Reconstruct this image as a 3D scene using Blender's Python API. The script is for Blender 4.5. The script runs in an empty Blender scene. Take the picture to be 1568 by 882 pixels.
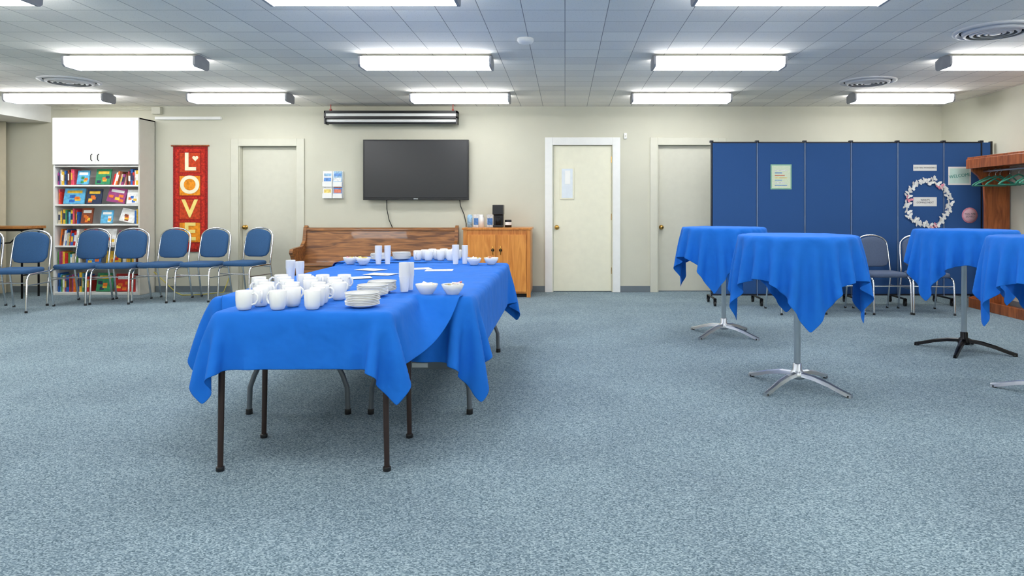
import bpy, math, random
import numpy as np
from mathutils import Matrix, Vector
random.seed(7); np.random.seed(7)
scn = bpy.context.scene
scn.view_settings.view_transform = 'Standard'
scn.view_settings.look = 'None'

# ------------------------------------------------------------ materials
def lin(c):
    r = []
    for v in c:
        v = v/255.0
        r.append(v/12.92 if v <= 0.04045 else ((v+0.055)/1.055)**2.4)
    return tuple(r)+(1.0,)

MATS = {}
def mat(name, col, rough=0.6, metal=0.0, var=0.06, scale=12.0, bump=0.0, bscale=80.0, stretch=(1,1,1), emit=0.0, coat=0.0, sheen=0.0, bdist=0.01):
    if name in MATS: return MATS[name]
    m = bpy.data.materials.new(name); m.use_nodes = True
    nt = m.node_tree; b = nt.nodes['Principled BSDF']
    b.inputs['Roughness'].default_value = rough
    b.inputs['Metallic'].default_value = metal
    if coat: b.inputs['Coat Weight'].default_value = coat
    if sheen: b.inputs['Sheen Weight'].default_value = sheen
    tc = nt.nodes.new('ShaderNodeTexCoord'); mp = nt.nodes.new('ShaderNodeMapping')
    mp.inputs['Scale'].default_value = stretch
    nt.links.new(tc.outputs['Object'], mp.inputs['Vector'])
    n = nt.nodes.new('ShaderNodeTexNoise'); n.inputs['Scale'].default_value = scale; n.inputs['Detail'].default_value = 3
    nt.links.new(mp.outputs[0], n.inputs['Vector'])
    r = nt.nodes.new('ShaderNodeValToRGB'); c = lin(col)
    r.color_ramp.elements[0].position = 0.3; r.color_ramp.elements[1].position = 0.7
    r.color_ramp.elements[0].color = tuple(max(0, v*(1-var)) for v in c[:3])+(1,)
    r.color_ramp.elements[1].color = tuple(min(1, v*(1+var)) for v in c[:3])+(1,)
    nt.links.new(n.outputs[0], r.inputs[0]); nt.links.new(r.outputs[0], b.inputs['Base Color'])
    if bump:
        n2 = nt.nodes.new('ShaderNodeTexNoise'); n2.inputs['Scale'].default_value = bscale
        nt.links.new(tc.outputs['Object'], n2.inputs['Vector'])
        bp = nt.nodes.new('ShaderNodeBump'); bp.inputs['Strength'].default_value = bump; bp.inputs['Distance'].default_value = bdist
        nt.links.new(n2.outputs[0], bp.inputs['Height']); nt.links.new(bp.outputs[0], b.inputs['Normal'])
    if emit:
        b.inputs['Emission Color'].default_value = c; b.inputs['Emission Strength'].default_value = emit
    MATS[name] = m
    return m

def mat_wood(name, c1, c2, stretch=(1.5, 14, 14), rough=0.4, coat=0.2):
    m = bpy.data.materials.new(name); m.use_nodes = True
    nt = m.node_tree; b = nt.nodes['Principled BSDF']; b.inputs['Roughness'].default_value = rough
    b.inputs['Coat Weight'].default_value = coat
    tc = nt.nodes.new('ShaderNodeTexCoord'); mp = nt.nodes.new('ShaderNodeMapping'); mp.inputs['Scale'].default_value = stretch
    nt.links.new(tc.outputs['Object'], mp.inputs['Vector'])
    n = nt.nodes.new('ShaderNodeTexNoise'); n.inputs['Scale'].default_value = 2.2; n.inputs['Detail'].default_value = 6
    n.inputs['Distortion'].default_value = 1.2
    nt.links.new(mp.outputs[0], n.inputs['Vector'])
    r = nt.nodes.new('ShaderNodeValToRGB')
    r.color_ramp.elements[0].position = 0.35; r.color_ramp.elements[1].position = 0.65
    r.color_ramp.elements[0].color = lin(c1); r.color_ramp.elements[1].color = lin(c2)
    nt.links.new(n.outputs[0], r.inputs[0]); nt.links.new(r.outputs[0], b.inputs['Base Color'])
    return m

def mat_carpet():
    m = bpy.data.materials.new('carpet'); m.use_nodes = True
    nt = m.node_tree; L = nt.links; b = nt.nodes['Principled BSDF']; b.inputs['Roughness'].default_value = 0.95
    b.inputs['Specular IOR Level'].default_value = 0.1
    tc = nt.nodes.new('ShaderNodeTexCoord'); mp = nt.nodes.new('ShaderNodeMapping')
    mp.inputs['Rotation'].default_value = (0, 0, 0.7); mp.inputs['Scale'].default_value = (1, 1.7, 1)
    L.new(tc.outputs['Object'], mp.inputs['Vector'])
    vo = nt.nodes.new('ShaderNodeTexVoronoi'); vo.voronoi_dimensions = '2D'; vo.inputs['Scale'].default_value = 170
    L.new(mp.outputs[0], vo.inputs['Vector'])
    sp = nt.nodes.new('ShaderNodeSeparateColor'); L.new(vo.outputs['Color'], sp.inputs[0])
    n1 = nt.nodes.new('ShaderNodeTexNoise'); n1.inputs['Scale'].default_value = 80; n1.inputs['Detail'].default_value = 3; n1.inputs['Roughness'].default_value = 0.8
    L.new(mp.outputs[0], n1.inputs['Vector'])
    ad = nt.nodes.new('ShaderNodeMix'); ad.inputs[0].default_value = 0.5
    L.new(sp.outputs[0], ad.inputs[2]); L.new(n1.outputs[0], ad.inputs[3])
    r1 = nt.nodes.new('ShaderNodeValToRGB')
    e = r1.color_ramp.elements
    e[0].position = 0.24; e[0].color = lin((84, 104, 114)); e[1].position = 0.76; e[1].color = lin((176, 193, 200))
    x = r1.color_ramp.elements.new(0.5); x.color = lin((129, 149, 159))
    L.new(ad.outputs[0], r1.inputs[0])
    n2 = nt.nodes.new('ShaderNodeTexNoise'); n2.inputs['Scale'].default_value = 1.3; n2.inputs['Detail'].default_value = 6
    L.new(tc.outputs['Object'], n2.inputs['Vector'])
    r2 = nt.nodes.new('ShaderNodeValToRGB')
    r2.color_ramp.elements[0].position = 0.35; r2.color_ramp.elements[0].color = (0.84, 0.84, 0.86, 1)
    r2.color_ramp.elements[1].position = 0.65; r2.color_ramp.elements[1].color = (1, 1, 1, 1)
    L.new(n2.outputs[0], r2.inputs[0])
    mx = nt.nodes.new('ShaderNodeMix'); mx.data_type = 'RGBA'; mx.blend_type = 'MULTIPLY'; mx.inputs[0].default_value = 1
    L.new(r1.outputs[0], mx.inputs[6]); L.new(r2.outputs[0], mx.inputs[7]); L.new(mx.outputs[2], b.inputs['Base Color'])
    bp = nt.nodes.new('ShaderNodeBump'); bp.inputs['Strength'].default_value = 0.2; bp.inputs['Distance'].default_value = 0.002
    L.new(vo.outputs['Distance'], bp.inputs['Height']); L.new(bp.outputs[0], b.inputs['Normal'])
    return m

def mat_ceiling():
    m = bpy.data.materials.new('ceiling_tile'); m.use_nodes = True
    nt = m.node_tree; L = nt.links; b = nt.nodes['Principled BSDF']; b.inputs['Roughness'].default_value = 0.9
    tc = nt.nodes.new('ShaderNodeTexCoord')
    br = nt.nodes.new('ShaderNodeTexBrick'); br.offset = 0.0; br.squash = 1.0
    br.inputs['Scale'].default_value = 1.0; br.inputs['Brick Width'].default_value = 0.305; br.inputs['Row Height'].default_value = 0.305
    br.inputs['Mortar Size'].default_value = 0.003; br.inputs['Mortar Smooth'].default_value = 0.2
    br.inputs['Color1'].default_value = lin((249, 245, 235)); br.inputs['Color2'].default_value = lin((236, 232, 224))
    br.inputs['Mortar'].default_value = lin((146, 144, 140))
    L.new(tc.outputs['Object'], br.inputs['Vector'])
    n = nt.nodes.new('ShaderNodeTexVoronoi'); n.inputs['Scale'].default_value = 75
    L.new(tc.outputs['Object'], n.inputs['Vector'])
    r = nt.nodes.new('ShaderNodeValToRGB'); r.color_ramp.elements[0].position = 0.12; r.color_ramp.elements[0].color = (0.8, 0.8, 0.8, 1)
    r.color_ramp.elements[1].position = 0.25; r.color_ramp.elements[1].color = (1, 1, 1, 1)
    L.new(n.outputs['Distance'], r.inputs[0])
    mx = nt.nodes.new('ShaderNodeMix'); mx.data_type = 'RGBA'; mx.blend_type = 'MULTIPLY'; mx.inputs[0].default_value = 1
    L.new(br.outputs[0], mx.inputs[6]); L.new(r.outputs[0], mx.inputs[7]); L.new(mx.outputs[2], b.inputs['Base Color'])
    bp = nt.nodes.new('ShaderNodeBump'); bp.inputs['Strength'].default_value = 0.4; bp.inputs['Distance'].default_value = 0.004; bp.invert = True
    L.new(br.outputs['Fac'], bp.inputs['Height']); L.new(bp.outputs[0], b.inputs['Normal'])
    return m

WALL = mat('wall_paint', (206, 204, 186), 0.75, var=0.02, scale=3, bump=0.05, bscale=60)
CARPET = mat_carpet(); CEIL = mat_ceiling()
TRIMB = mat('beige_trim_paint', (211, 209, 192), 0.5, var=0.02)
CREAM = mat('cream_door_paint', (236, 233, 210), 0.45, var=0.02)
WHITE = mat('white_paint', (240, 240, 236), 0.45, var=0.02)
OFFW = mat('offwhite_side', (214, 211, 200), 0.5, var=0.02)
BASEB = mat('grey_vinyl_baseboard', (110, 120, 126), 0.5, var=0.03)
CHROME = mat('chrome', (225, 228, 232), 0.16, metal=1.0, var=0.02)
ALU = mat('brushed_aluminium', (200, 204, 208), 0.32, metal=1.0, var=0.03)
BLACK = mat('black_plastic', (22, 22, 24), 0.4, var=0.1)
BLACKM = mat('black_metal', (18, 18, 20), 0.3, metal=0.6, var=0.1)
SCREEN = mat('tv_screen', (32, 33, 36), 0.3, var=0.03, scale=4)
BRASS = mat('brass', (190, 150, 80), 0.25, metal=1.0)
BLUE = mat('blue_polyester', (0, 110, 212), 0.85, var=0.04, scale=5, bump=0.45, bscale=9, bdist=0.03)
UPH = mat('blue_upholstery', (48, 88, 132), 0.9, var=0.12, scale=160, bump=0.15, bscale=300)
UPHG = mat('grey_blue_upholstery', (84, 98, 124), 0.9, var=0.12, scale=160)
DIV = mat('divider_fabric', (46, 88, 146), 0.9, var=0.07, scale=220, bump=0.1, bscale=400)
DIVF = mat('divider_frame', (36, 40, 52), 0.4, metal=0.3)
PEW = mat_wood('oak_pew', (98, 58, 26), (170, 112, 58), (1.2, 12, 12))
CABW = mat_wood('honey_maple', (196, 118, 44), (222, 148, 66), (10, 10, 1.2))
CABD = mat_wood('honey_maple_door', (206, 126, 46), (232, 156, 70), (10, 10, 1.0))
RACKW = mat_wood('walnut_stain', (128, 66, 30), (176, 98, 50), (9, 9, 1.2))
TABW = mat_wood('table_wood', (150, 96, 46), (186, 126, 66), (2, 12, 12))
BROWNM = mat('brown_painted_steel', (62, 48, 44), 0.35, metal=0.4)
GREYM = mat('grey_painted_steel', (112, 118, 124), 0.35, metal=0.5)
GRANITE = mat('white_granite_plastic', (208, 208, 204), 0.6, var=0.1, scale=200)
CERAM = mat('white_ceramic', (246, 245, 240), 0.2, var=0.01, coat=0.3)
PAPER = mat('paper', (244, 244, 240), 0.7, var=0.01)
PCUP = mat('white_plastic_cup', (242, 243, 245), 0.4, var=0.01)
LENS = mat('fluorescent_diffuser', (252, 253, 255), 0.5, var=0.0, emit=17.0)
ENDCAP = mat('fixture_endcap', (150, 152, 158), 0.5)
VENT = mat('vent_metal', (206, 207, 210), 0.45, var=0.02)
DARK = mat('dark_gap', (30, 30, 32), 0.9)
ACC = mat('accordion_vinyl', (200, 190, 164), 0.6, var=0.04)
GLASSW = mat('frosted_window', (226, 234, 240), 0.25, var=0.03)
GREENH = mat('green_hanger', (52, 130, 108), 0.4)

# ------------------------------------------------------------ mesh builder
class MB:
    def __init__(s, M=None):
        s.v = []; s.f = []; s.m = []; s.sm = []; s.mats = []; s.M = M or Matrix()
    def mi(s, m):
        if m not in s.mats: s.mats.append(m)
        return s.mats.index(m)
    def add(s, vs, fs, m, smooth=False):
        o = len(s.v); k = s.mi(m)
        for p in vs:
            q = s.M @ Vector(p); s.v.append((q.x, q.y, q.z))
        for f in fs:
            s.f.append(tuple(i+o for i in f)); s.m.append(k); s.sm.append(smooth)
    def box(s, x0, x1, y0, y1, z0, z1, m):
        vs = [(x0,y0,z0),(x1,y0,z0),(x1,y1,z0),(x0,y1,z0),(x0,y0,z1),(x1,y0,z1),(x1,y1,z1),(x0,y1,z1)]
        s.add(vs, [(0,3,2,1),(4,5,6,7),(0,1,5,4),(1,2,6,5),(2,3,7,6),(3,0,4,7)], m)
    def tube(s, path, r, m, n=10, caps=True):
        P = [Vector(p) for p in path]; k = len(P)
        R = r if isinstance(r, (list, tuple)) else [r]*k
        T = []
        for i in range(k):
            a = P[max(0, i-1)]; b = P[min(k-1, i+1)]; T.append((b-a).normalized())
        up = Vector((0,0,1)) if abs(T[0].z) < 0.9 else Vector((1,0,0))
        N = (up - T[0]*up.dot(T[0])).normalized(); vs = []
        for i in range(k):
            N = (N - T[i]*N.dot(T[i])); N.normalize(); B = T[i].cross(N)
            for j in range(n):
                a = 2*math.pi*j/n
                vs.append(tuple(P[i] + (N*math.cos(a)+B*math.sin(a))*R[i]))
        fs = []
        for i in range(k-1):
            for j in range(n):
                fs.append((i*n+j, i*n+(j+1)%n, (i+1)*n+(j+1)%n, (i+1)*n+j))
        s.add(vs, fs, m, True)
        if caps:
            s.add(vs[:n], [tuple(range(n))[::-1]], m); s.add(vs[-n:], [tuple(range(n))], m)
    def lathe(s, prof, c, m, n=24, smooth=True):
        vs = []; fs = []
        for (r, z) in prof:
            for j in range(n):
                a = 2*math.pi*j/n; vs.append((c[0]+r*math.cos(a), c[1]+r*math.sin(a), c[2]+z))
        for i in range(len(prof)-1):
            for j in range(n):
                fs.append((i*n+j, i*n+(j+1)%n, (i+1)*n+(j+1)%n, (i+1)*n+j))
        s.add(vs, fs, m, smooth)
    def prism(s, poly, axis, a0, a1, m, smooth=False):
        def mk(p, a):
            return {'x': (a, p[0], p[1]), 'y': (p[0], a, p[1]), 'z': (p[0], p[1], a)}[axis]
        n = len(poly); vs = [mk(p, a0) for p in poly]+[mk(p, a1) for p in poly]
        fs = [(i, (i+1)%n, n+(i+1)%n, n+i) for i in range(n)]
        s.add(vs, fs, m, smooth); s.add(vs[:n], [tuple(range(n))], m); s.add(vs[n:], [tuple(range(n))[::-1]], m)
    def pad(s, poly, t, m, fn, rr=0.02):
        n = len(poly); cx = sum(p[0] for p in poly)/n; cy = sum(p[1] for p in poly)/n
        size = max(math.hypot(p[0]-cx, p[1]-cy) for p in poly)
        rings = []
        for k in range(7):
            a = math.pi*k/6
            inset = rr*(1-math.sin(a)); w = -math.cos(a)*t/2
            f = 1-inset/size; rings.append((f, w))
        rings = [(0.55, -t/2*1.15)]+rings+[(0.55, t/2*1.15)]
        vs = [fn(cx+(p[0]-cx)*f, cy+(p[1]-cy)*f, w) for f, w in rings for p in poly]
        fs = []
        for i in range(len(rings)-1):
            for j in range(n):
                fs.append((i*n+j, i*n+(j+1)%n, (i+1)*n+(j+1)%n, (i+1)*n+j))
        fs.append(tuple(range(n))[::-1]); fs.append(tuple(range((len(rings)-1)*n, len(rings)*n)))
        s.add(vs, fs, m, True)
    def mesh(s, name):
        me = bpy.data.meshes.new(name); me.from_pydata(s.v, [], s.f)
        for m in s.mats: me.materials.append(m)
        me.polygons.foreach_set('material_index', s.m); me.polygons.foreach_set('use_smooth', s.sm)
        me.update(); return me
    def obj(s, name, loc=(0,0,0), rot=0, bevel=0, parent=None):
        o = place(name, s.mesh(name), loc, rot, parent)
        import bmesh
        bm = bmesh.new(); bm.from_mesh(o.data); bmesh.ops.recalc_face_normals(bm, faces=bm.faces[:]); bm.to_mesh(o.data); bm.free()
        if bevel:
            b = o.modifiers.new('bevel', 'BEVEL'); b.width = bevel; b.segments = 2; b.limit_method = 'ANGLE'
        return o
def place(name, me, loc=(0,0,0), rot=0, parent=None):
    o = bpy.data.objects.new(name, me); scn.collection.objects.link(o)
    o.location = loc; o.rotation_euler = (0, 0, rot)
    if parent: o.parent = parent
    return o
def copies(o, locs):
    res = [o]
    for l in locs:
        q = place(o.name.split('.')[0], o.data, l[:3], l[3] if len(l) > 3 else 0)
        for md in o.modifiers:
            b = q.modifiers.new(md.name, md.type)
            if md.type == 'BEVEL': b.width = md.width; b.segments = md.segments; b.limit_method = md.limit_method
        res.append(q)
    return res
def text(body, size, loc, m, name, parent=None, bold=0.0, rotz=0.0, ext=0.0015, tilt=0.0):
    cu = bpy.data.curves.new(name, 'FONT'); cu.body = body; cu.size = size; cu.extrude = ext; cu.offset = bold
    cu.align_x = 'CENTER'; cu.align_y = 'CENTER'
    t = bpy.data.objects.new('tmp', cu); scn.collection.objects.link(t)
    dg = bpy.context.evaluated_depsgraph_get()
    me = bpy.data.meshes.new_from_object(t.evaluated_get(dg)); bpy.data.objects.remove(t)
    me.materials.clear(); me.materials.append(m)
    o = bpy.data.objects.new(name, me); scn.collection.objects.link(o)
    o.location = loc; o.rotation_euler = (math.pi/2, tilt, rotz)
    if parent: o.parent = parent
    return o
def rrect(w, h, r, n=5, cx=0, cy=0):
    pts = []
    for (sx, sy, a0) in ((1,1,0), (-1,1,90), (-1,-1,180), (1,-1,270)):
        for k in range(n+1):
            a = math.radians(a0+90*k/n)
            pts.append((cx+sx*(w/2-r)+r*math.cos(a), cy+sy*(h/2-r)+r*math.sin(a)))
    return pts

# ------------------------------------------------------------ room shell
H = 2.583; YB = 9.5; XR = 5.24; XL = -7.75; YF = -3.0
b = MB(); b.box(XL-0.3, XR+0.15, YF-0.15, YB+0.15, -0.1, 0, CARPET); b.obj('floor')
b = MB(); b.box(XL-0.3, XR+0.15, YF-0.15, YB+0.15, H, H+0.1, CEIL); b.obj('ceiling')
doors = [(-4.536, -3.727, 2.03), (-0.173, 0.664, 2.045), (1.29, 2.13, 2.045)]
b = MB(); x = XL-0.3
for (a, c, h) in doors:
    b.box(x, a, YB, YB+0.15, 0, H, WALL); b.box(a, c, YB, YB+0.15, h, H, WALL); x = c
b.box(x, XR+0.15, YB, YB+0.15, 0, H, WALL); b.obj('wall_back')
b = MB(); b.box(XR, XR+0.15, YF, YB, 0, H, WALL); b.obj('wall_right')
b = MB(); b.box(XL-0.3, XR+0.15, YF-0.15, YF, 0, H, WALL); b.obj('wall_front')
b = MB(); n = 104; pts = []
for i in range(n+1):
    y = YF+(YB-YF)*i/n; pts.append((XL+(0.07 if i % 2 else -0.07), y))
vs = []; fs = []
for i, (px, py) in enumerate(pts):
    vs += [(px, py, 0.0), (px, py, 2.36)]
    if i: fs.append((2*i-2, 2*i, 2*i+1, 2*i-1))
b.add(vs, fs, ACC); b.box(XL-0.3, XL-0.12, YF, YB, 0, 2.36, ACC); b.obj('wall_left')
b = MB(); b.box(XL-0.3, -7.15, YF, YB, 2.356, H, WHITE); b.obj('ceiling_beam')

for i, (a, c, h) in enumerate(doors):
    mm = CREAM if i == 1 else TRIMB
    b = MB(); w = 0.105
    b.box(a-w, a, YB-0.022, YB-0.001, 0, h+w, WHITE if i == 1 else TRIMB)
    b.box(c, c+w, YB-0.022, YB-0.001, 0, h+w, WHITE if i == 1 else TRIMB)
    b.box(a, c, YB-0.022, YB-0.001, h, h+w, WHITE if i == 1 else TRIMB)
    b.box(a, a+0.012, YB-0.001, YB+0.1, 0, h, mm); b.box(c-0.012, c, YB-0.001, YB+0.1, 0, h, mm)
    b.obj('trim_%d' % (i+1), bevel=0.004)
    b = MB(); y0 = YB+(0.03 if i == 1 else 0.08)
    b.box(a+0.015, c-0.015, y0, y0+0.045, 0.01, h-0.006, mm)
    kx = a+0.06
    b.M = Matrix.Translation((kx, y0, 0.9)) @ Matrix.Rotation(math.pi/2, 4, 'X')
    b.lathe([(0, 0), (0.032, 0), (0.032, 0.008), (0.012, 0.012), (0.012, 0.035), (0.026, 0.045), (0.03, 0.06), (0.022, 0.072), (0, 0.075)], (0,0,0), BRASS, 16)
    b.M = Matrix()
    if i == 1:
        b.box(-0.065, 0.128, y0-0.012, y0, 1.29, 1.735, CREAM)
        b.box(-0.045, 0.108, y0-0.015, y0-0.011, 1.31, 1.715, GLASSW)
        b.box(0.0, 0.075, y0-0.017, y0-0.014, 1.5, 1.69, PAPER)
        for hz in (0.25, 1.0, 1.8): b.box(c-0.02, c-0.005, y0-0.01, y0, hz, hz+0.09, BRASS)
    b.obj('door_%d' % (i+1), bevel=0.002)
b = MB()
for (x0, x1) in ((-7.68, -6.9), (-5.69, -4.645), (-3.62, -0.28), (0.77, 1.183), (2.237, 5.22)):
    b.box(x0, x1, YB-0.014, YB-0.001, 0.001, 0.085, BASEB)
b.obj('baseboard_back')
b = MB(); b.box(XR-0.014, XR-0.001, YF, YB-0.02, 0.001, 0.085, BASEB); b.obj('baseboard_right')
b = MB(); b.box(-5.68, -4.77, YB-0.05, YB-0.002, 2.395, 2.435, WHITE); b.obj('cable_trunking', bevel=0.003)
b = MB(); b.tube([(-7.1, YB-0.02, 2.545), (-5.66, YB-0.02, 2.545)], 0.013, TRIMB); b.box(-5.72, -5.6, YB-0.06, YB-0.002, 2.47, 2.565, TRIMB)
b.tube([(-6.75, YB-0.02, 2.545), (-6.75, YB-0.02, 2.5)], 0.012, TRIMB)
b.obj('electrical_conduit')
b = MB(); b.box(0.82, 0.86, YB-0.03, YB-0.002, 2.13, 2.21, WHITE); b.box(0.83, 0.85, YB-0.036, YB-0.03, 2.15, 2.18, OFFW); b.obj('thermostat', bevel=0.003)

# ------------------------------------------------------------ ceiling fixtures
b = MB(); Lw = 1.22
prof = [(-0.12, -0.03), (-0.125, -0.05), (-0.12, -0.095), (-0.10, -0.112), (0.10, -0.112), (0.12, -0.095), (0.125, -0.05), (0.12, -0.03)]
b.prism([(p[0], p[1]) for p in prof], 'x', 0.02, Lw-0.02, LENS)
cp = [(-0.05, 0), (-0.128, -0.024), (-0.13, -0.05), (-0.126, -0.098), (-0.103, -0.117), (0.103, -0.117), (0.126, -0.098), (0.13, -0.05), (0.128, -0.024), (0.05, 0)]
b.prism(cp, 'x', 0, 0.02, ENDCAP); b.prism(cp, 'x', Lw-0.02, Lw, ENDCAP)
b.box(0.02, Lw-0.02, -0.05, 0.05, -0.0295, 0, WHITE)
b.box(0.02, Lw-0.02, -0.117, 0.117, -0.0299, -0.022, WHITE)  # hidden cover plate, added to block the diffuser's upward light onto the ceiling
zc = H-0.001; locs = []
for r, yy in enumerate((8.42, 6.37, 4.30, 2.05, -0.2, -2.2)):
    for k in (-2, -1, 0, 1, 2):
        xx = -1.895+2.71*k
        if k == -2: xx = -6.84
        locs.append((xx, yy, zc))
f0 = b.obj('fluorescent_light', locs[0]); copies(f0, locs[1:])
b = MB()
b.lathe([(0.30, 0), (0.30, -0.012), (0.27, -0.02), (0.25, -0.005)], (0,0,0), VENT, 40)
for r in (0.235, 0.185, 0.135, 0.085):
    b.lathe([(r, -0.004), (r-0.008, -0.03), (r-0.034, -0.036), (r-0.03, -0.03), (r-0.012, -0.004)], (0,0,0), VENT, 40)
b.lathe([(0.25, -0.003), (0, -0.003)], (0,0,0), DARK, 40)
b.lathe([(0.04, -0.004), (0.04, -0.035), (0, -0.04)], (0,0,0), VENT, 24)
v0 = b.obj('ceiling_vent', (3.37, 7.6, H)); copies(v0, [(3.42, 5.43, H), (-5.49, 7.57, H)])
b = MB(); b.lathe([(0.068, 0), (0.07, -0.015), (0.058, -0.035), (0.03, -0.042), (0, -0.043)], (0,0,0), WHITE, 28)
b.obj('smoke_detector', (-0.33, 5.71, H))

# ------------------------------------------------------------ bookcase
y0, y1 = 9.15, 9.495; bx0, bx1 = -6.86, -5.70; t = 0.022
b = MB()
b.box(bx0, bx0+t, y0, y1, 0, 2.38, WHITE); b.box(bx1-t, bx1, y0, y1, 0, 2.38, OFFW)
b.box(bx0, bx1, y1-0.012, y1, 0, 2.38, WHITE); b.box(bx0, bx1, y0, y1, 2.36, 2.38, WHITE)
shelfz = [0.04, 0.385, 0.665, 0.955, 1.22, 1.48, 1.74]
for z in shelfz: b.box(bx0+t, bx1-t, y0+0.004, y1-0.012, z-t, z, WHITE)
b.box(bx0+t, bx1-t, y0+0.01, y0+0.025, 0, 0.02, WHITE)
mx_ = (bx0+bx1)/2
b.box(bx0+0.004, mx_-0.002, y0-0.02, y0, 1.75, 2.375, WHITE); b.box(mx_+0.002, bx1-0.004, y0-0.02, y0, 1.75, 2.375, WHITE)
for sx in (-0.045, 0.045):
    b.tube([(mx_+sx, y0-0.02, 1.8), (mx_+sx, y0-0.045, 1.815), (mx_+sx, y0-0.045, 1.875), (mx_+sx, y0-0.02, 1.89)], 0.006, BLACKM, 8)
bookcase = b.obj('bookcase', bevel=0.002)
cols = [(205,44,40),(40,100,180),(240,190,60),(50,140,95),(240,240,232),(130,66,40),(226,116,40),(95,175,215),(150,60,120),(40,54,84),(205,195,170),(80,140,70),(220,80,105)]
BK = [mat('book_cover_%d' % i, c, 0.5, var=0.25, scale=25) for i, c in enumerate(cols)]
b = MB()
def spine_run(b, x, xe, z, hmax, lean=0.0):
    while x < xe:
        w = random.uniform(0.012, 0.035); h = random.uniform(0.7, 0.97)*hmax; d = random.uniform(0.14, 0.2)
        if x+w > xe: break
        M = Matrix.Translation((x, y0+0.03+random.uniform(0, .02), z+0.001)) @ Matrix.Rotation(lean, 4, 'Y')
        b.M = M; mm = random.choice(BK)
        b.box(0, w-0.001, 0, d, 0, h, mm)
        if random.random() < 0.6: b.box(0.002, w-0.003, -0.001, 0, h*0.3, h*0.75, random.choice([PAPER, BK[2], BK[9]]))
        x += w
    b.M = Matrix()
def face_book(b, x, z, w, h, mm, m2, roll=0.0):
    b.M = Matrix.Translation((x, y0+0.03, z+0.008+abs(math.sin(roll))*w*0.5)) @ Matrix.Rotation(roll, 4, 'Y') @ Matrix.Rotation(-0.2, 4, 'X')
    b.box(-w/2, w/2, 0, 0.015, 0, h, mm)
    b.box(-w*0.36, w*0.36, -0.0015, 0, h*0.68, h*0.86, PAPER if random.random() < .6 else BK[2])
    rs = [random.uniform(-0.3, 0.3) for _ in range(4)]
    for q, rx in enumerate(rs):
        b.box(rx*w-w*0.13, rx*w+w*0.13, -0.0015-q*0.0004, 0, h*(0.08+0.1*q), h*(0.26+0.1*q), [m2, BK[2], BK[6], m2][q])
    b.M = Matrix()
spine_run(b, -6.82, -6.60, 1.48, 0.22); face_book(b, -6.49, 1.48, 0.16, 0.19, BK[7], BK[3]); face_book(b, -6.22, 1.48, 0.2, 0.21, BK[3], BK[9]); spine_run(b, -6.10, -5.9, 1.48, 0.2, 0.25); spine_run(b, -5.9, -5.74, 1.48, 0.22)
spine_run(b, -6.82, -6.77, 1.22, 0.22); face_book(b, -6.61, 1.22, 0.28, 0.21, BK[7], BK[1]); face_book(b, -6.34, 1.22, 0.2, 0.2, BK[9], BK[6]); face_book(b, -6.05, 1.22, 0.24, 0.2, BK[8], BK[6], 0.15); face_book(b, -5.82, 1.22, 0.16, 0.19, BK[4], BK[1])
spine_run(b, -6.82, -6.52, 0.955, 0.22); face_book(b, -6.44, 0.955, 0.15, 0.21, BK[5], BK[6]); face_book(b, -6.17, 0.955, 0.16, 0.18, BK[7], BK[4]); face_book(b, -5.9, 0.955, 0.2, 0.18, BK[4], BK[5], 0.2); spine_run(b, -5.79, -5.73, 0.955, 0.22)
spine_run(b, -6.80, -6.55, 0.665, 0.23, 0.12); face_book(b, -6.4, 0.665, 0.18, 0.22, BK[0], BK[2]); face_book(b, -6.15, 0.665, 0.2, 0.22, BK[4], BK[10]); spine_run(b, -6.0, -5.74, 0.665, 0.23)
spine_run(b, -6.82, -6.5, 0.385, 0.22); face_book(b, -6.35, 0.385, 0.2, 0.2, BK[1], BK[7]); face_book(b, -6.08, 0.385, 0.2, 0.2, BK[2], BK[0]); spine_run(b, -5.95, -5.74, 0.385, 0.21)
spine_run(b, -6.82, -6.4, 0.04, 0.27); face_book(b, -6.2, 0.04, 0.22, 0.25, BK[3], BK[9]); face_book(b, -5.95, 0.04, 0.22, 0.24, BK[0], BK[6]); spine_run(b, -5.84, -5.74, 0.04, 0.26)
b.obj('books')

# ------------------------------------------------------------ LOVE banner
RED = mat('red_quilt', (190, 44, 28), 0.95, var=0.45, scale=40); RED2 = mat('dark_red_quilt', (156, 30, 26), 0.95, var=0.4, scale=50)
ORG = mat('orange_quilt', (240, 146, 30), 0.95, var=0.25, scale=30); RST = mat('rust_quilt', (196, 66, 30), 0.95, var=0.3, scale=30)
CRM = mat('cream_felt', (250, 240, 205), 0.95); YLW = mat('yellow_felt', (250, 226, 130), 0.95)
b = MB(); Y = YB-0.014
b.box(-5.445, -4.97, Y, YB-0.003, 0.56, 2.03, RED2); b.box(-5.41, -5.005, Y-0.004, Y, 0.6, 1.99, RED)
pan = [(1.80, RST), (1.48, ORG), (1.15, RST), (0.83, ORG)]
for z, mm in pan:
    b.box(-5.365, -5.05, Y-0.007, Y-0.004, z-0.15, z+0.15, RED2)
    b.box(-5.35, -5.065, Y-0.009, Y-0.007, z-0.135, z+0.135, mm)
b.tube([(-5.47, YB-0.015, 2.035), (-4.945, YB-0.015, 2.035)], 0.012, RACKW)
ban = b.obj('love_banner')
for ch, (z, mm) in zip('LOVE', pan):
    text(ch, 0.34, (-5.2075, Y-0.012, z), CRM if ch in 'LO' else YLW, 'letter_'+ch.lower(), ban, bold=0.008, ext=0.002)
hb = MB(); hp = []
for k in range(24):
    a = 2*math.pi*k/24
    hp.append((-5.13+0.0026*16*math.sin(a)**3, 1.86+0.0026*(13*math.cos(a)-5*math.cos(2*a)-2*math.cos(3*a)-math.cos(4*a))))
hb.prism(hp, 'y', Y-0.014, Y-0.009, CRM); hb.obj('heart', parent=ban)

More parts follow.
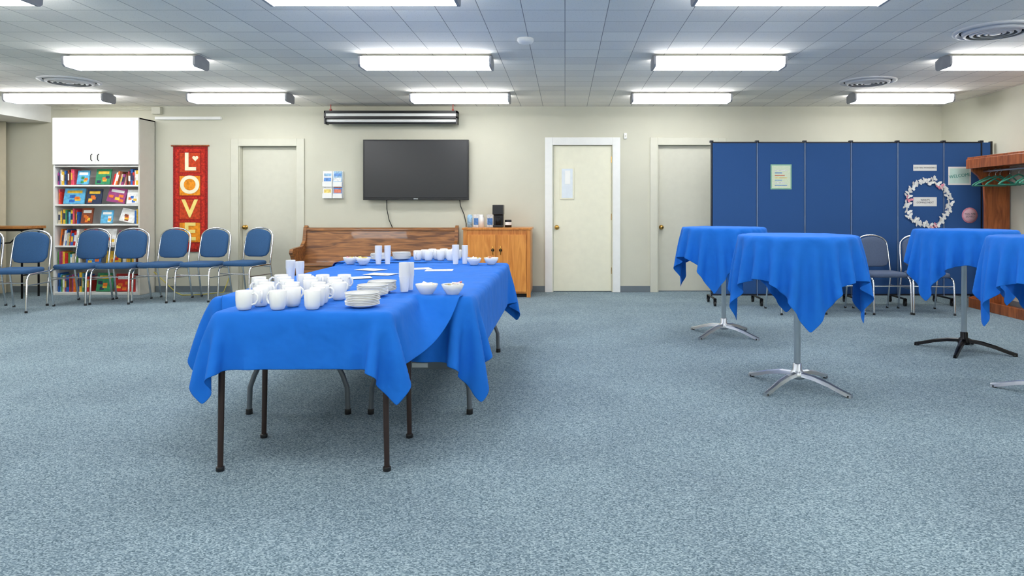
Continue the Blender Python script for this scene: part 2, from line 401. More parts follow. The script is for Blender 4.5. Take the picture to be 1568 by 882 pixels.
# ------------------------------------------------------------ brochure rack, screen, TV
b = MB(); b.box(-3.36, -3.08, YB-0.02, YB-0.003, 1.30, 1.68, WHITE)
BRC = [mat('brochure_%d' % i, c, 0.5, var=0.3, scale=40) for i, c in enumerate([(90,140,205),(235,205,110),(240,240,235),(214,120,90),(150,190,220)])]
k = 0
for row, z in enumerate((1.32, 1.48)):
    for cxx in (-3.29, -3.15):
        b.M = Matrix.Translation((cxx, YB-0.05, z)) @ Matrix.Rotation(-0.12, 4, 'X')
        b.box(-0.058, 0.058, 0, 0.01, 0.0, 0.2, [WHITE, BRC[0], WHITE, BRC[4]][k]); b.box(-0.05, 0.05, -0.001, 0, 0.13, 0.17, BRC[(k+2) % 5]); b.box(-0.05, 0.05, -0.001, 0, 0.06, 0.11, BRC[(k*2+1) % 5])
        b.M = Matrix(); b.box(cxx-0.065, cxx+0.065, YB-0.062, YB-0.056, z-0.01, z+0.05, WHITE); b.box(cxx-0.065, cxx+0.065, YB-0.062, YB-0.018, z-0.015, z-0.01, WHITE)
        k += 1
b.obj('brochure_rack')
b = MB(); y0_ = 9.26
b.box(-3.27, -1.46, y0_, y0_+0.14, 2.455, 2.49, BLACK)
b.box(-3.25, -1.48, y0_+0.01, y0_+0.13, 2.415, 2.455, WHITE)
b.box(-3.27, -1.46, y0_, y0_+0.13, 2.385, 2.415, BLACK)
b.tube([(-3.25, y0_+0.06, 2.36), (-1.48, y0_+0.06, 2.36)], 0.024, WHITE, 14)
b.tube([(-3.27, y0_+0.05, 2.325), (-1.46, y0_+0.05, 2.325)], 0.014, BLACK, 10)
for xx in (-3.27, -1.48): b.box(xx, xx+0.02, y0_, y0_+0.14, 2.31, 2.49, BLACK)
REDP = mat('red_clip', (190, 50, 40), 0.4)
for xx in (-3.2, -1.53):
    b.tube([(xx, y0_+0.07, 2.49), (xx, y0_+0.07, H)], 0.006, REDP, 6); b.box(xx-0.012, xx+0.012, y0_+0.05, y0_+0.09, 2.49, 2.52, REDP)
b.obj('projection_screen', bevel=0.002)
b = MB(); b.box(-2.775, -1.325, 9.38, 9.44, 1.28, 2.11, BLACK); b.box(-2.755, -1.345, 9.375, 9.38, 1.31, 2.092, SCREEN)
b.box(-2.4, -1.7, 9.44, 9.495, 1.45, 1.95, BLACKM); b.box(-2.08, -2.02, 9.374, 9.38, 1.288, 1.302, ALU)
b.obj('wall_television', bevel=0.004)
b = MB()
b.tube([(-2.47, 9.46, 1.30), (-2.47, 9.47, 1.15), (-2.44, 9.475, 1.0), (-2.38, 9.485, 0.86), (-2.39, 9.485, 0.3)], 0.006, BLACK, 6)
b.tube([(-1.46, 9.46, 1.30), (-1.45, 9.47, 1.2), (-1.40, 9.475, 1.08), (-1.37, 9.475, 0.95), (-1.38, 9.475, 0.4)], 0.006, BLACK, 6)
b.obj('power_cord')

# ------------------------------------------------------------ pew
b = MB(); X0, X1 = -3.60, -1.47
b.prism([(9.33, 0.40), (9.36, 0.40), (9.45, 0.88), (9.42, 0.89)], 'x', X0+0.04, X1-0.04, PEW)
b.prism([(9.395, 0.855), (9.40, 0.885), (9.43, 0.90), (9.465, 0.895), (9.47, 0.86)], 'x', X0+0.04, X1-0.04, PEW)
b.prism([(8.90, 0.415), (8.91, 0.445), (9.36, 0.425), (9.36, 0.395)], 'x', X0+0.04, X1-0.04, PEW)
b.box(X0+0.04, X1-0.04, 8.94, 8.96, 0.31, 0.42, PEW)
end = [(8.93, 0.0), (9.46, 0.0), (9.48, 0.5), (9.49, 0.90), (9.45, 0.93), (9.40, 0.90), (9.36, 0.72), (9.27, 0.65), (9.05, 0.64), (8.93, 0.63), (8.90, 0.58), (8.95, 0.53), (8.99, 0.45), (8.93, 0.38), (8.97, 0.2)]
for xx in (X0, X1-0.045): b.prism(end, 'x', xx, xx+0.045, PEW)
b.obj('church_pew', bevel=0.006)

# ------------------------------------------------------------ cabinet and things on it
b = MB(); cx0, cx1, cy0, cy1 = -1.33, -0.45, 8.91, 9.45
b.box(cx0, cx1, cy0+0.02, cy1, 0.05, 0.885, CABW); b.box(cx0-0.015, cx1+0.015, cy0, cy1, 0.885, 0.91, CABW)
b.box(cx0+0.03, cx1-0.03, cy0+0.05, cy1, 0, 0.05, DARK)
b.box(cx0, cx0+0.05, cy0+0.01, cy0+0.05, 0, 0.885, CABW); b.box(cx1-0.05, cx1, cy0+0.01, cy0+0.05, 0, 0.885, CABW)
mxc = (cx0+cx1)/2
b.box(cx0+0.055, mxc-0.015, cy0, cy0+0.02, 0.075, 0.82, CABD); b.box(mxc+0.015, cx1-0.055, cy0, cy0+0.02, 0.075, 0.82, CABD)
b.box(mxc-0.013, mxc+0.013, cy0+0.012, cy0+0.02, 0.07, 0.83, CABW)
for sx in (-1, 1):
    b.tube([(mxc+sx*0.05, cy0, 0.62), (mxc+sx*0.05, cy0-0.025, 0.62)], [0.014, 0.02], BLACKM, 12)
    b.tube([(mxc+sx*0.05, cy0, 0.56), (mxc+sx*0.05, cy0-0.02, 0.58), (mxc+sx*0.05, cy0-0.02, 0.65), (mxc+sx*0.05, cy0, 0.67)], 0.006, BRASS, 8)
b.obj('wooden_cabinet', bevel=0.005)
zt = 0.911
b = MB(); b.box(-0.96, -0.83, 9.08, 9.3, 0, 0.03, BLACK); b.box(-0.96, -0.83, 9.17, 9.3, 0.03, 0.29, BLACK); b.box(-0.965, -0.825, 9.08, 9.3, 0.17, 0.30, BLACK)
b.M = Matrix.Translation((-0.895, 9.125, 0.03)); b.lathe([(0, 0), (0.035, 0), (0.04, 0.05), (0.033, 0.1), (0, 0.1)], (0,0,0), BLACKM, 16)
b.obj('coffee_maker', (0, 0, zt), bevel=0.006)
b = MB(); b.lathe([(0, 0), (0.045, 0), (0.045, 0.09), (0.042, 0.1), (0, 0.1)], (0,0,0), BLACK, 18); b.lathe([(0.0455, 0.03), (0.0455, 0.07)], (0,0,0), PAPER, 18); b.obj('coffee_canister', (-0.76, 9.15, zt))
b = MB(); b.lathe([(0, 0), (0.04, 0), (0.042, 0.12), (0.03, 0.15), (0.03, 0.17), (0, 0.17)], (0,0,0), WHITE, 18); b.obj('sugar_dispenser', (-1.12, 9.15, zt))
b = MB(); b.box(-0.04, 0.04, -0.03, 0.03, 0, 0.17, BRC[2]); b.box(-0.035, 0.035, -0.032, -0.03, 0.03, 0.12, BRC[0]); t0 = b.obj('tea_box', (-1.20, 9.28, zt)); copies(t0, [(-1.02, 9.26, zt, 0.2)])
b = MB(); b.lathe([(0, 0), (0.035, 0), (0.035, 0.15), (0.02, 0.17), (0, 0.17)], (0,0,0), BRC[4], 18); b.obj('spray_can', (-1.27, 9.12, zt))

# ------------------------------------------------------------ banquet chair
def chair_mesh(up):
    b = MB()
    b.pad(rrect(0.42, 0.42, 0.09), 0.055, up, lambda u, v, w: (u, v-0.02, 0.455+w), 0.025)
    w2 = 0.185; bp = []
    for k in range(15):
        a = math.pi*k/14; bp.append((w2*math.cos(a)*(1.0), 0.255+0.125*math.sin(a)**0.8))
    bp += [(-w2, 0.08), (-w2+0.03, 0.03), (-w2+0.09, 0.015), (w2-0.09, 0.015), (w2-0.03, 0.03), (w2, 0.08)]
    b.pad(bp, 0.045, up, lambda u, v, w: (u, 0.205+w+0.22*v - 0.03*math.cos(u/0.19*1.3), 0.51+v), 0.022)
    r = 0.0115
    path = [(-0.215, 0.29, 0.0), (-0.212, 0.25, 0.2), (-0.21, 0.205, 0.42), (-0.207, 0.225, 0.55), (-0.205, 0.255, 0.70), (-0.20, 0.27, 0.78)]
    for k in range(1, 12):
        a = math.pi-math.pi*k/12; path.append((0.2*math.cos(a), 0.27+0.024*math.sin(a), 0.78+0.125*math.sin(a)**0.85))
    path += [(-p[0], p[1], p[2]) for p in path[:6]][::-1]
    b.tube(path, r, CHROME, 8)
    for sx in (-1, 1):
        b.tube([(sx*0.21, 0.205, 0.43), (sx*0.215, 0.0, 0.425), (sx*0.218, -0.17, 0.42), (sx*0.22, -0.205, 0.40), (sx*0.222, -0.222, 0.36), (sx*0.225, -0.24, 0.0)], r, CHROME, 8)
        b.tube([(sx*0.22, -0.215, 0.30), (sx*0.212, 0.235, 0.30)], 0.007, CHROME, 6)
        b.lathe([(0, 0), (0.016, 0), (0.014, 0.025), (0, 0.025)], (sx*0.225, -0.24, 0), BLACK, 8)
        b.lathe([(0, 0), (0.016, 0), (0.014, 0.025), (0, 0.025)], (sx*0.215, 0.29, 0), BLACK, 8)
    b.tube([(-0.22, -0.218, 0.33), (0.22, -0.218, 0.33)], 0.007, CHROME, 6)
    b.tube([(-0.21, 0.205, 0.40), (0.21, 0.205, 0.40)], 0.008, CHROME, 6)
    return b
c0 = chair_mesh(UPH).obj('banquet_chair', (-6.25, 7.80, 0), 0.14)
copies(c0, [(-5.98, 8.42, 0, 0.02), (-5.53, 8.50, 0, 0.06), (-5.10, 8.64, 0, -0.08), (-4.62, 8.72, 0, -0.1), (-4.15, 8.88, 0, -0.22), (-6.85, 7.85, 0, 0.2)])
c1 = chair_mesh(UPHG).obj('stacking_chair', (3.58, 7.70, 0), 0.05)
for o in copies(c1, [(4.05, 7.66, 0, -0.12), (3.08, 7.72, 0, 0.0), (2.56, 7.7, 0, 0.08)]): o.scale = (0.94, 0.94, 0.94)

# dark-legged wooden table at left
b = MB(); b.box(-7.62, -6.93, 8.75, 9.12, 0.90, 0.935, TABW); b.box(-7.6, -6.95, 8.77, 9.10, 0.87, 0.90, BLACKM)
for xx in (-7.55, -7.0):
    for yy in (8.8, 9.08): b.tube([(xx, yy, 0.0), (xx, yy, 0.88)], 0.013, BLACKM, 8)
    b.tube([(xx, 8.8, 0.3), (xx, 9.08, 0.3)], 0.01, BLACKM, 8)
b.tube([(-7.0, 8.8, 0.86), (-7.15, 8.8, 0.72), (-7.55, 8.8, 0.70)], 0.01, BLACKM, 8)
b.obj('wooden_side_table', bevel=0.003)
YEL = mat('yellow_cable', (205, 190, 70), 0.5)
b = MB(); b.tube([(-5.6, 9.3, 0.3), (-5.3, 9.3, 0.02), (-5.1, 9.1, 0.008), (-4.9, 9.15, 0.008), (-4.7, 9.4, 0.01), (-4.66, 9.47, 0.2)], 0.006, YEL, 6); b.obj('extension_cable')

# ------------------------------------------------------------ blue folding room divider
b = MB(); YD = 8.32
edges = [1.786, 2.34, 2.92, 3.484, 4.05, 4.61, 5.07]
for i in range(6):
    a, c = edges[i], edges[i+1]
    b.box(a+0.012, c-0.012, YD-0.015, YD+0.02, 0.12, 1.965, DIV)
    b.box(a+0.006, c-0.006, YD-0.02, YD+0.025, 1.958, 1.975, DIVF)
    b.box(a+0.006, c-0.006, YD-0.02, YD+0.025, 0.105, 0.125, DIVF)
DSEAM = mat('divider_seam', (110, 134, 172), 0.5)
for i, e in enumerate(edges):
    b.box(e-0.007, e+0.007, YD-0.018, YD+0.024, 0.1, 1.97, DSEAM if 0 < i < 6 else DIVF)
    b.box(e-0.02, e+0.02, YD-0.02, YD+0.03, 1.965, 1.99, DIVF)
    b.tube([(e, YD-0.2, 0.085), (e, YD+0.2, 0.085)], 0.012, BLACKM, 8)
    for yy in (YD-0.19, YD+0.19):
        b.tube([(e-0.012, yy, 0.03), (e+0.012, yy, 0.03)], 0.03, BLACK, 14); b.box(e-0.018, e+0.018, yy-0.012, yy+0.012, 0.035, 0.09, BLACKM)
b.box(5.07, 5.19, YD-0.015, YD+0.02, 0.12, 1.965, DIV); b.box(5.175, 5.2, YD-0.02, YD+0.025, 0.1, 1.98, BLACK)
b.obj('room_divider')
yd = YD-0.022
GRN = mat('green_border', (150, 200, 170), 0.7); PNK = mat('pink_paper', (232, 150, 170), 0.7, var=0.15, scale=40); INK = mat('ink', (90, 90, 100), 0.7); TEAL = mat('teal_ink', (60, 150, 140), 0.7)
PGR = mat('pale_green_paper', (226, 236, 206), 0.7, var=0.05, scale=60)
b = MB(); b.box(2.50, 2.755, yd, yd+0.004, 1.395, 1.70, GRN); b.box(2.515, 2.74, yd-0.002, yd, 1.41, 1.685, PGR)
for k in range(7): b.box(2.55, 2.70-0.03*(k % 3), yd-0.003, yd-0.002, 1.44+k*0.03, 1.45+k*0.03, BRC[(k*2) % 5])
b.obj('notice_poster')
b = MB(); b.box(4.235, 4.52, yd, yd+0.004, 1.62, 1.695, PAPER); s1 = b.obj('paper_sign'); text('GOD WAS WONDERING', 0.024, (4.378, yd-0.002, 1.657), INK, 'lettering', s1, ext=0.0005)
b = MB(); b.box(4.235, 4.52, yd, yd+0.004, 1.19, 1.30, PAPER); s2 = b.obj('paper_sign'); text("WHAT'S\nCOMING NEXT", 0.03, (4.378, yd-0.002, 1.25), INK, 'lettering', s2, ext=0.0005)
b = MB(); b.box(4.66, 4.935, yd, yd+0.004, 1.45, 1.67, PAPER); b.box(4.68, 4.915, yd-0.002, yd, 1.47, 1.65, mat('mint_paper', (205, 232, 222), 0.7)); s3 = b.obj('welcome_sign'); text('WELCOME', 0.055, (4.797, yd-0.004, 1.56), TEAL, 'lettering', s3, ext=0.0005, tilt=-0.12)
b = MB(); b.M = Matrix.Translation((4.92, yd, 1.08)) @ Matrix.Rotation(math.pi/2, 4, 'X'); b.lathe([(0, 0.002), (0.095, 0.002), (0.095, -0.002), (0, -0.002)], (0,0,0), PNK, 32); b.lathe([(0, 0.004), (0.078, 0.004), (0.078, 0.002)], (0,0,0), mat('pale_pink', (240, 196, 206), 0.7), 32); s4 = b.obj('round_sign'); text('YOU ARE\nLOVED', 0.032, (4.92, yd-0.006, 1.08), INK, 'lettering', s4, ext=0.0005)
b = MB()
wing = [(0, 0), (0.02, 0.035), (0.045, 0.045), (0.05, 0.02), (0.035, 0.0), (0.04, -0.02), (0.025, -0.035), (0.008, -0.02)]
for k in range(34):
    a = 2*math.pi*k/34; cx = 4.405+0.255*math.cos(a)*(1+0.08*random.uniform(-1,1)); cz = 1.225+0.275*math.sin(a)*(1+0.08*random.uniform(-1,1))
    for sx in (-1, 1):
        b.M = Matrix.Translation((cx, yd-0.004, cz)) @ Matrix.Rotation(random.uniform(-1, 1), 4, 'Y') @ Matrix.Rotation(sx*-0.5, 4, 'Z')
        sc = 0.95
        vs = [(sx*p[0]*sc, 0, p[1]*sc) for p in wing]; b.add(vs, [tuple(range(len(wing)))], PNK if k % 11 == 5 else PAPER)
b.M = Matrix()
b.tube([(4.405+0.255*math.cos(2*math.pi*k/40), yd-0.001, 1.225+0.275*math.sin(2*math.pi*k/40)) for k in range(41)], 0.003, PAPER, 6)
b.obj('butterfly_garland')

# ------------------------------------------------------------ coat rack along right wall
b = MB(); xa, xb_ = 4.76, 5.222; ya, yb = 5.6, 8.05
for yy in (ya, yb-0.035):
    b.prism([(xa, 0.0), (xb_, 0.0), (xb_, 1.66), (xa+0.02, 1.66), (xa+0.03, 1.60), (xa+0.10, 1.54), (xa+0.165, 1.44), (xa+0.175, 1.2), (xa+0.175, 0.22), (xa+0.08, 0.14), (xa, 0.12)], 'y', yy, yy+0.035, RACKW)
b.box(xa-0.01, xb_, ya-0.02, yb+0.02, 1.66, 1.685, RACKW)
b.box(xa-0.02, xa, ya-0.02, yb+0.02, 1.63, 1.74, RACKW); b.box(xa+0.02, xb_, ya-0.02, yb+0.02, 1.745, 1.765, RACKW)
b.box(xa-0.005, xa+0.03, ya-0.02, yb+0.02, 1.735, 1.765, RACKW)
b.box(xa+0.01, xb_, ya+0.035, yb-0.035, 0.0, 0.025, RACKW); b.box(xa, xa+0.025, ya+0.035, yb-0.035, 0.0, 0.11, RACKW)
hx = xa+0.16
b.tube([(hx, ya+0.03, 1.60), (hx, yb-0.03, 1.60)], 0.014, ALU, 10)
b.obj('coat_rack', bevel=0.005)
b = MB()
b.tube([(-0.21, 0, -0.17), (-0.18, 0, -0.145), (0, 0, -0.06), (0.18, 0, -0.145), (0.21, 0, -0.17)], 0.009, GREENH, 8)
b.tube([(-0.21, 0, -0.17), (0.21, 0, -0.17)], 0.007, GREENH, 8)
b.tube([(0, 0, -0.06), (0, 0, -0.025), (0.022, 0, -0.01), (0.024, 0, 0.012), (0.0, 0, 0.022), (-0.02, 0, 0.01)], 0.003, ALU, 6)
h0 = b.obj('coat_hanger', (hx, 7.92, 1.595), 0.1)
copies(h0, [(hx, 7.8, 1.595, -0.25), (hx, 7.72, 1.595, 0.3), (hx, 7.55, 1.595, 0.5), (hx, 7.4, 1.595, -0.1), (hx, 7.2, 1.595, 0.25), (hx, 7.05, 1.595, -0.15), (hx, 6.85, 1.595, 0.2)])

# ------------------------------------------------------------ cloth drape (position based)
def drape(nx, ny, dx, verts0, collide, steps=170, iters=7, seed=1):
    rs = np.random.RandomState(seed)
    p = verts0.copy(); idx = np.arange(nx*ny).reshape(nx, ny); groups = []
    def g(di, dj, stiff):
        I, J = np.meshgrid(np.arange(nx), np.arange(ny), indexing='ij')
        ok = (I+di < nx) & (J+dj < ny) & (J+dj >= 0)
        per = (I//di) % 2 if di else (J//dj) % 2
        for q in (0, 1):
            s = ok & (per == q); a = idx[I[s], J[s]]; c = idx[I[s]+di, J[s]+dj]
            groups.append((a, c, np.linalg.norm(verts0[a]-verts0[c], axis=1), stiff))
    g(1, 0, 0.5); g(0, 1, 0.5); g(1, 1, 0.3); g(1, -1, 0.3); g(2, 0, 0.08); g(0, 2, 0.08)
    p[:, :2] += rs.normal(0, dx*0.06, (nx*ny, 2)); x = p.copy(); v = np.zeros_like(x); dt = 1/50
    for st in range(steps):
        v[:, 2] -= 9.8*dt; v *= 0.96; p = x+v*dt
        for it in range(iters):
            for a, c, L, k in groups:
                d = p[c]-p[a]; l = np.linalg.norm(d, axis=1)+1e-9
                q = ((l-L)/l*k)[:, None]*d; p[a] += q; p[c] -= q
            p = collide(p, x)
        v = (p-x)/dt; sp = np.linalg.norm(v, axis=1); f = np.minimum(1, 2.5/(sp+1e-9)); v *= f[:, None]; x = p.copy()
    return x
def cloth_obj(name, x, nx, ny):
    fs = []
    for i in range(nx-1):
        for j in range(ny-1):
            a = i*ny+j; fs.append((a, a+ny, a+ny+1, a+1))
    b = MB(); b.add([tuple(q) for q in x], fs, BLUE, True); me = b.mesh(name); o = place(name, me)
    s = o.modifiers.new('solid', 'SOLIDIFY'); s.thickness = 0.0015; s.offset = 1
    s = o.modifiers.new('sub', 'SUBSURF'); s.levels = 1; s.render_levels = 1
    return o
def col_boxes(boxes, m):
    def f(p, x):
        for (x0, x1, y0, y1, h) in boxes:
            x0_, x1_, y0_, y1_, h_ = x0-m, x1+m, y0-m, y1+m, h+m
            ins = (p[:, 0] > x0_) & (p[:, 0] < x1_) & (p[:, 1] > y0_) & (p[:, 1] < y1_) & (p[:, 2] < h_)
            if not ins.any(): continue
            q = p[ins]; dz = h_-q[:, 2]
            D = np.stack([dz, q[:, 0]-x0_, x1_-q[:, 0], q[:, 1]-y0_, y1_-q[:, 1]], 1); k = D.argmin(1)
            k = np.where(dz < 0.035, 0, k)
            t = k == 0; ox = x[ins]
            q[t, 2] = h_; q[t, 0] = ox[t, 0]+(q[t, 0]-ox[t, 0])*0.3; q[t, 1] = ox[t, 1]+(q[t, 1]-ox[t, 1])*0.3
            q[k == 1, 0] = x0_; q[k == 2, 0] = x1_; q[k == 3, 1] = y0_; q[k == 4, 1] = y1_
            p[ins] = q
        p[:, 2] = np.maximum(p[:, 2], 0.01)
        return p
    return f
def col_round(R, h, m):
    def f(p, x):
        r = np.hypot(p[:, 0], p[:, 1]); ins = (r < R+m) & (p[:, 2] < h+m)
        if ins.any():
            q = p[ins]; rr = r[ins]; dz = h+m-q[:, 2]; t = (dz < 0.035) | (dz < R+m-rr); ox = x[ins]
            q[t, 2] = h+m; q[t, :2] = ox[t, :2]+(q[t, :2]-ox[t, :2])*0.3
            s = ~t; f_ = (R+m)/(rr[s]+1e-9); q[s, 0] *= f_; q[s, 1] *= f_
            p[ins] = q
        return p
    return f

# round cocktail tables
def cocktail(loc, rot, seed, base, armrot):
    b = MB(); zt = 0.985; R = 0.375
    R_ = R-0.006
    b.lathe([(0, zt-0.028), (R_-0.01, zt-0.028), (R_, zt-0.022), (R_, zt-0.010), (R_-0.008, zt-0.004), (0, zt-0.004)], (0,0,0), GRANITE, 48)
    b.lathe([(0.11, zt-0.04), (0.12, zt-0.028)], (0,0,0), BLACKM, 20)
    b.lathe([(0.021, 0.06), (0.021, zt-0.06), (0.05, zt-0.045), (0.11, zt-0.04), (0, zt-0.04)], (0,0,0), ALU, 20)
    b.lathe([(0, 0.055), (0.045, 0.055), (0.05, 0.075), (0.04, 0.10), (0.028, 0.11), (0.028, 0.15), (0.021, 0.155)], (0,0,0), base, 20)
    for k in range(4):
        b.M = Matrix.Rotation(armrot+math.pi/2*k, 4, 'Z')
        pr = [(0.03, 0.095, 0.026), (0.12, 0.088, 0.023), (0.22, 0.065, 0.019), (0.31, 0.036, 0.016), (0.37, 0.020, 0.012)]
        vs = []
        for (r, z, w) in pr: vs += [(r, -w, z-0.022), (r, w, z-0.022), (r, w*0.75, z), (r, 0, z+0.006), (r, -w*0.75, z)]
        fs = [(4, 3, 2, 1, 0), tuple(range(20, 25))]
        for i in range(4):
            for j in range(5): fs.append((i*5+j, i*5+(j+1) % 5, i*5+5+(j+1) % 5, i*5+5+j))
        b.add(vs, fs, base)
        b.lathe([(0, 0), (0.014, 0), (0.014, 0.014), (0, 0.014)], (0.35, 0, 0), BLACK, 10)
    b.M = Matrix(); o = b.obj('cocktail_table', loc)
    n = 50; S = 1.26; g = np.linspace(-S/2, S/2, n); X, Y = np.meshgrid(g, g, indexing='ij')
    c, s = math.cos(rot), math.sin(rot)
    V = np.stack([(X*c-Y*s).ravel(), (X*s+Y*c).ravel(), np.full(n*n, zt+0.008)], 1)
    x = drape(n, n, S/(n-1), V, col_round(R, zt, 0.006), 150, 12, seed)
    x = x+np.array(loc); cloth_obj('round_table_cloth', x, n, n)
cocktail((1.52, 4.466, 0), math.radians(37), 3, ALU, math.radians(40))
cocktail((1.464, 6.295, 0), math.radians(20), 5, ALU, math.radians(42))
cocktail((3.267, 5.588, 0), math.radians(62), 8, BLACKM, math.radians(50))
cocktail((3.02, 4.18, 0), math.radians(28), 11, ALU, math.radians(40))

# ------------------------------------------------------------ buffet tables
TZ = 0.695
LX0, LXM, LX1 = -1.85, -1.165, -0.48; LY0, LY1 = 3.54, 5.78
def folding_table(x0, x1, y0, y1, name='folding_table'):
    b = MB(); b.prism(rrect(x1-x0-0.012, y1-y0-0.012, 0.03, 4, (x0+x1)/2, (y0+y1)/2), 'z', TZ-0.045, TZ-0.006, GRANITE); xc = (x0+x1)/2
    for yy, sg in ((y0+0.33, 1), (y1-0.25, -1)):
        for sx in (-1, 1):
            b.tube([(xc+sx*0.17, yy, TZ-0.04), (xc+sx*0.175, yy, 0.40), (xc+sx*0.19, yy, 0.34), (xc+sx*0.25, yy, 0.22), (xc+sx*0.275, yy, 0.15), (xc+sx*0.28, yy, 0.0)], 0.0145, GREYM, 10)
            b.lathe([(0, 0), (0.019, 0), (0.018, 0.03), (0, 0.03)], (xc+sx*0.28, yy, 0), BLACK, 10)
        b.box(xc-0.19, xc+0.19, yy-0.008, yy+0.008, 0.255, 0.30, GREYM)
        b.box(xc-0.045, xc+0.045, yy-0.011, yy-0.008, 0.265, 0.29, WHITE)
        b.tube([(xc, yy, 0.30), (xc, yy+sg*0.45, TZ-0.05)], 0.01, GREYM, 8)
    for xx in (x0+0.05, x1-0.07): b.box(xx, xx+0.02, y0+0.1, y1-0.1, TZ-0.07, TZ-0.045, GREYM)
    return b.obj(name, bevel=0.004)
folding_table(LX0, LXM-0.005, LY0, LY1); folding_table(LXM+0.005, LX1, LY0, LY1)
FX0, FX1, FY0, FY1 = -1.545, -0.775, 2.99, 3.50
def leg_table(x0, x1, y0, y1, name):
    b = MB(); b.prism(rrect(x1-x0-0.012, y1-y0-0.012, 0.025, 4, (x0+x1)/2, (y0+y1)/2), 'z', TZ-0.035, TZ-0.006, GRANITE); b.box(x0+0.03, x1-0.03, y0+0.03, y1-0.03, TZ-0.07, TZ-0.035, BROWNM)
    for xx, sx in ((x0+0.025, -1), (x1-0.025, 1)):
        for yy in (y0+0.04, y1-0.03):
            b.tube([(xx, yy, TZ-0.036), (xx+sx*0.01, yy, 0.0)], [0.015, 0.012], BROWNM, 12); b.lathe([(0, 0), (0.018, 0), (0.018, 0.02), (0, 0.02)], (xx+sx*0.01, yy, 0), BLACK, 12)
    return b.obj(name, bevel=0.003)
leg_table(FX0, FX1, FY0, FY1, 'card_table'); 
RX0, RX1, RY0, RY1 = -1.95, -0.88, 5.80, 6.42
leg_table(RX0, RX1, RY0, RY1, 'card_table')
LONG = (LX0, LX1, LY0, LY1, TZ); FRONT = (FX0, FX1, FY0, FY1+0.05, TZ); REAR = (RX0, RX1, RY0-0.04, RY1, TZ)
def rect_cloth(x0, x1, y0, y1, boxes, m, name, seed, dx=0.03, rot=0.0):
    nx = int((x1-x0)/dx)+1; ny = int((y1-y0)/dx)+1
    X, Y = np.meshgrid(np.linspace(x0, x1, nx), np.linspace(y0, y1, ny), indexing='ij')
    cx, cy = (x0+x1)/2, (y0+y1)/2; c, s = math.cos(rot), math.sin(rot); X2 = cx+(X-cx)*c-(Y-cy)*s; Y2 = cy+(X-cx)*s+(Y-cy)*c
    V = np.stack([X2.ravel(), Y2.ravel(), np.full(nx*ny, TZ+m+0.003)], 1)
    x = drape(nx, ny, dx, V, col_boxes(boxes, m), 150, 10, seed); cloth_obj(name, x, nx, ny)
rect_cloth(LX0-0.25, LXM+0.02, LY0-0.27, LY1+0.25, [LONG, REAR], 0.006, 'buffet_tablecloth', 21)
rect_cloth(LXM-0.0, LX1+0.31, LY0-0.31, LY1+0.28, [LONG, REAR], 0.009, 'buffet_tablecloth', 22)
rect_cloth(FX0-0.25, FX1+0.25, FY0-0.25, FY1+0.14, [LONG, FRONT], 0.014, 'buffet_tablecloth', 23, 0.026)
rect_cloth(RX0-0.26, RX1+0.26, RY0-0.05, RY1+0.28, [LONG, REAR], 0.013, 'buffet_tablecloth', 24)
TT = TZ+0.012; TF = TZ+0.0175

# ------------------------------------------------------------ tableware
b = MB()
b.lathe([(0, 0.002), (0.023, 0.0), (0.028, 0.004), (0.034, 0.018), (0.036, 0.045), (0.036, 0.084), (0.0345, 0.086), (0.0325, 0.084), (0.032, 0.03), (0.025, 0.01), (0, 0.008)], (0,0,0), CERAM, 24)
b.tube([(0.034, 0, 0.070), (0.046, 0, 0.074), (0.058, 0, 0.063), (0.060, 0, 0.045), (0.051, 0, 0.028), (0.033, 0, 0.022)], 0.005, CERAM, 8, False)
locs = []
for r, yy in enumerate((3.055, 3.16, 3.27, 3.38, 3.50, 3.64, 3.78)):
    xs = {0: [-1.43, -1.29, -1.13], 1: [-1.40, -1.25, -1.14], 2: [-1.44, -1.32, -1.16], 3: [-1.47, -1.36, -1.22, -1.11], 4: [-1.56, -1.42, -1.30, -1.18], 5: [-1.64, -1.49, -1.36, -1.24], 6: [-1.56, -1.44, -1.33, -1.22]}[r]
    for xx in xs:
        x_, y_, a = xx+random.uniform(-.01, .01), yy+random.uniform(-.01, .01), random.uniform(0, 6.28)
        locs.append((x_, y_, TF, a))
for (xx, yy) in [(-1.28, 5.93), (-1.18, 5.9), (-1.08, 5.93), (-0.99, 5.9), (-1.24, 6.05), (-1.13, 6.04), (-1.03, 6.07), (-0.95, 6.04), (-1.2, 6.18), (-1.1, 6.2), (-1.0, 6.2)]:
    locs.append((xx, yy, TF, random.uniform(0, 6.28)))
m0 = b.obj('coffee_mug', locs[0][:3], locs[0][3]); copies(m0, locs[1:])
def plates(n, R, loc):
    b = MB(); rs = random.Random(n)
    for i in range(n):
        z = i*0.0075; ox, oy = rs.uniform(-.003, .003), rs.uniform(-.003, .003)
        b.lathe([(0, z), (R*0.55, z), (R*0.62, z+0.003), (R, z+0.013), (R*0.99, z+0.0155), (R*0.6, z+0.006), (0, z+0.005)], (ox, oy, 0), CERAM, 32)
    return b.obj('saucer_stack', loc)
plates(8, 0.078, (-0.93, 3.14, TF)); plates(7, 0.078, (-0.99, 3.52, TF)); plates(7, 0.076, (-0.99, 3.70, TF)); plates(7, 0.08, (-1.62, 5.98, TF)); plates(8, 0.08, (-1.44, 6.02, TF))
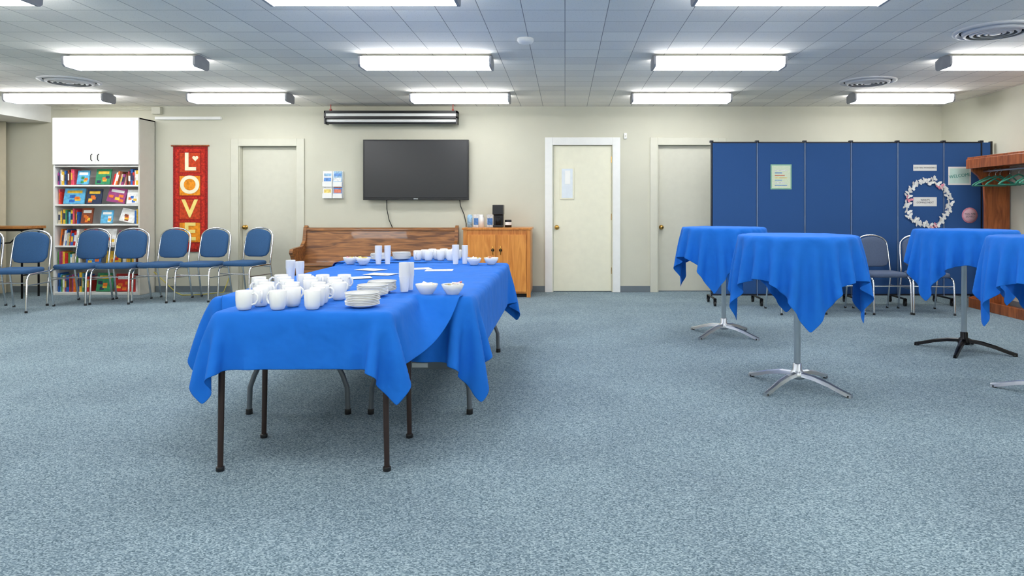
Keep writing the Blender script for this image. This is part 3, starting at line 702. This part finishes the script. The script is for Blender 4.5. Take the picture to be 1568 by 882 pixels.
def cups(n, loc, r=0.03, h0=0.08, dz=0.006):
    b = MB(); r *= 0.92
    prof = [(0, 0), (r*0.75, 0)]
    prof += [(r, h0)]
    for i in range(n):
        z = h0+i*dz; prof += [(r*1.06, z), (r*1.06, z+0.003), (r*1.0, z+0.003), (r*1.0, z+dz)]
    prof += [(r*0.9, h0+n*dz), (r*0.7, h0+n*dz-0.05), (0, h0+n*dz-0.05)]
    b.lathe(prof, (0,0,0), PCUP, 24, False); return b.obj('plastic_cup_stack', loc)
cups(13, (-0.875, 3.72, TF)); cups(12, (-0.865, 3.80, TF), 0.026); cups(8, (-1.72, 4.28, TF)); cups(7, (-1.65, 4.25, TF), 0.027)
cups(12, (-1.53, 5.60, TT)); cups(12, (-1.46, 5.62, TT), 0.027); cups(13, (-0.90, 5.62, TT)); cups(12, (-0.83, 5.66, TT), 0.027)
def bowl(loc, rot):
    b = MB()
    b.lathe([(0, 0.003), (0.028, 0), (0.032, 0.004), (0.05, 0.03), (0.06, 0.055), (0.058, 0.057), (0.047, 0.033), (0.028, 0.012), (0, 0.01)], (0,0,0), CERAM, 28)
    rs = random.Random(int(loc[0]*1000))
    pm = [PAPER, PAPER, PNK, BRC[1], PAPER]
    for k in range(14):
        b.M = Matrix.Translation((rs.uniform(-.028, .028), rs.uniform(-.028, .028), 0.034+rs.uniform(0, .025))) @ Matrix.Rotation(rs.uniform(0, 3), 4, 'Z') @ Matrix.Rotation(rs.uniform(-.9, .9), 4, 'X') @ Matrix.Rotation(rs.uniform(-.5, .5), 4, 'Y')
        b.box(-0.022, 0.022, -0.012, 0.012, -0.0015, 0.0015, pm[k % 5])
    return b.obj('sugar_packet_bowl', loc, rot)
for l in [(-0.735, 3.63, TT), (-0.595, 3.62, TT), (-1.76, 5.60, TT), (-1.635, 5.54, TT), (-0.735, 5.52, TT), (-0.60, 5.55, TT)]: bowl(l, random.uniform(0, 3))
b = MB(); b.box(-0.10, 0.10, -0.07, 0.07, 0, 0.001, PAPER)
for k in range(4): b.box(-0.08, 0.06, 0.04-k*0.025, 0.045-k*0.025, 0.001, 0.0013, INK)
n0 = b.obj('paper_note', (-1.38, 4.5, TT), 0.4); copies(n0, [(-1.45, 5.1, TT, -0.5), (-0.93, 5.05, TT, 0.1), (-1.12, 5.18, TT, 0.4), (-1.28, 4.75, TT, -0.3)])

# ------------------------------------------------------------ world, camera
w = bpy.data.worlds.new('world'); scn.world = w; w.use_nodes = True
w.node_tree.nodes['Background'].inputs[0].default_value = (0.8, 0.88, 1, 1); w.node_tree.nodes['Background'].inputs[1].default_value = 0.3
cam = bpy.data.cameras.new('camera'); co = bpy.data.objects.new('camera', cam); scn.collection.objects.link(co)
co.location = (0, 0, 1.165); co.rotation_euler = (math.pi/2, 0, 0)
cam.sensor_width = 36; cam.lens = 24; cam.shift_x = -0.0517; cam.shift_y = -0.0778
scn.camera = co
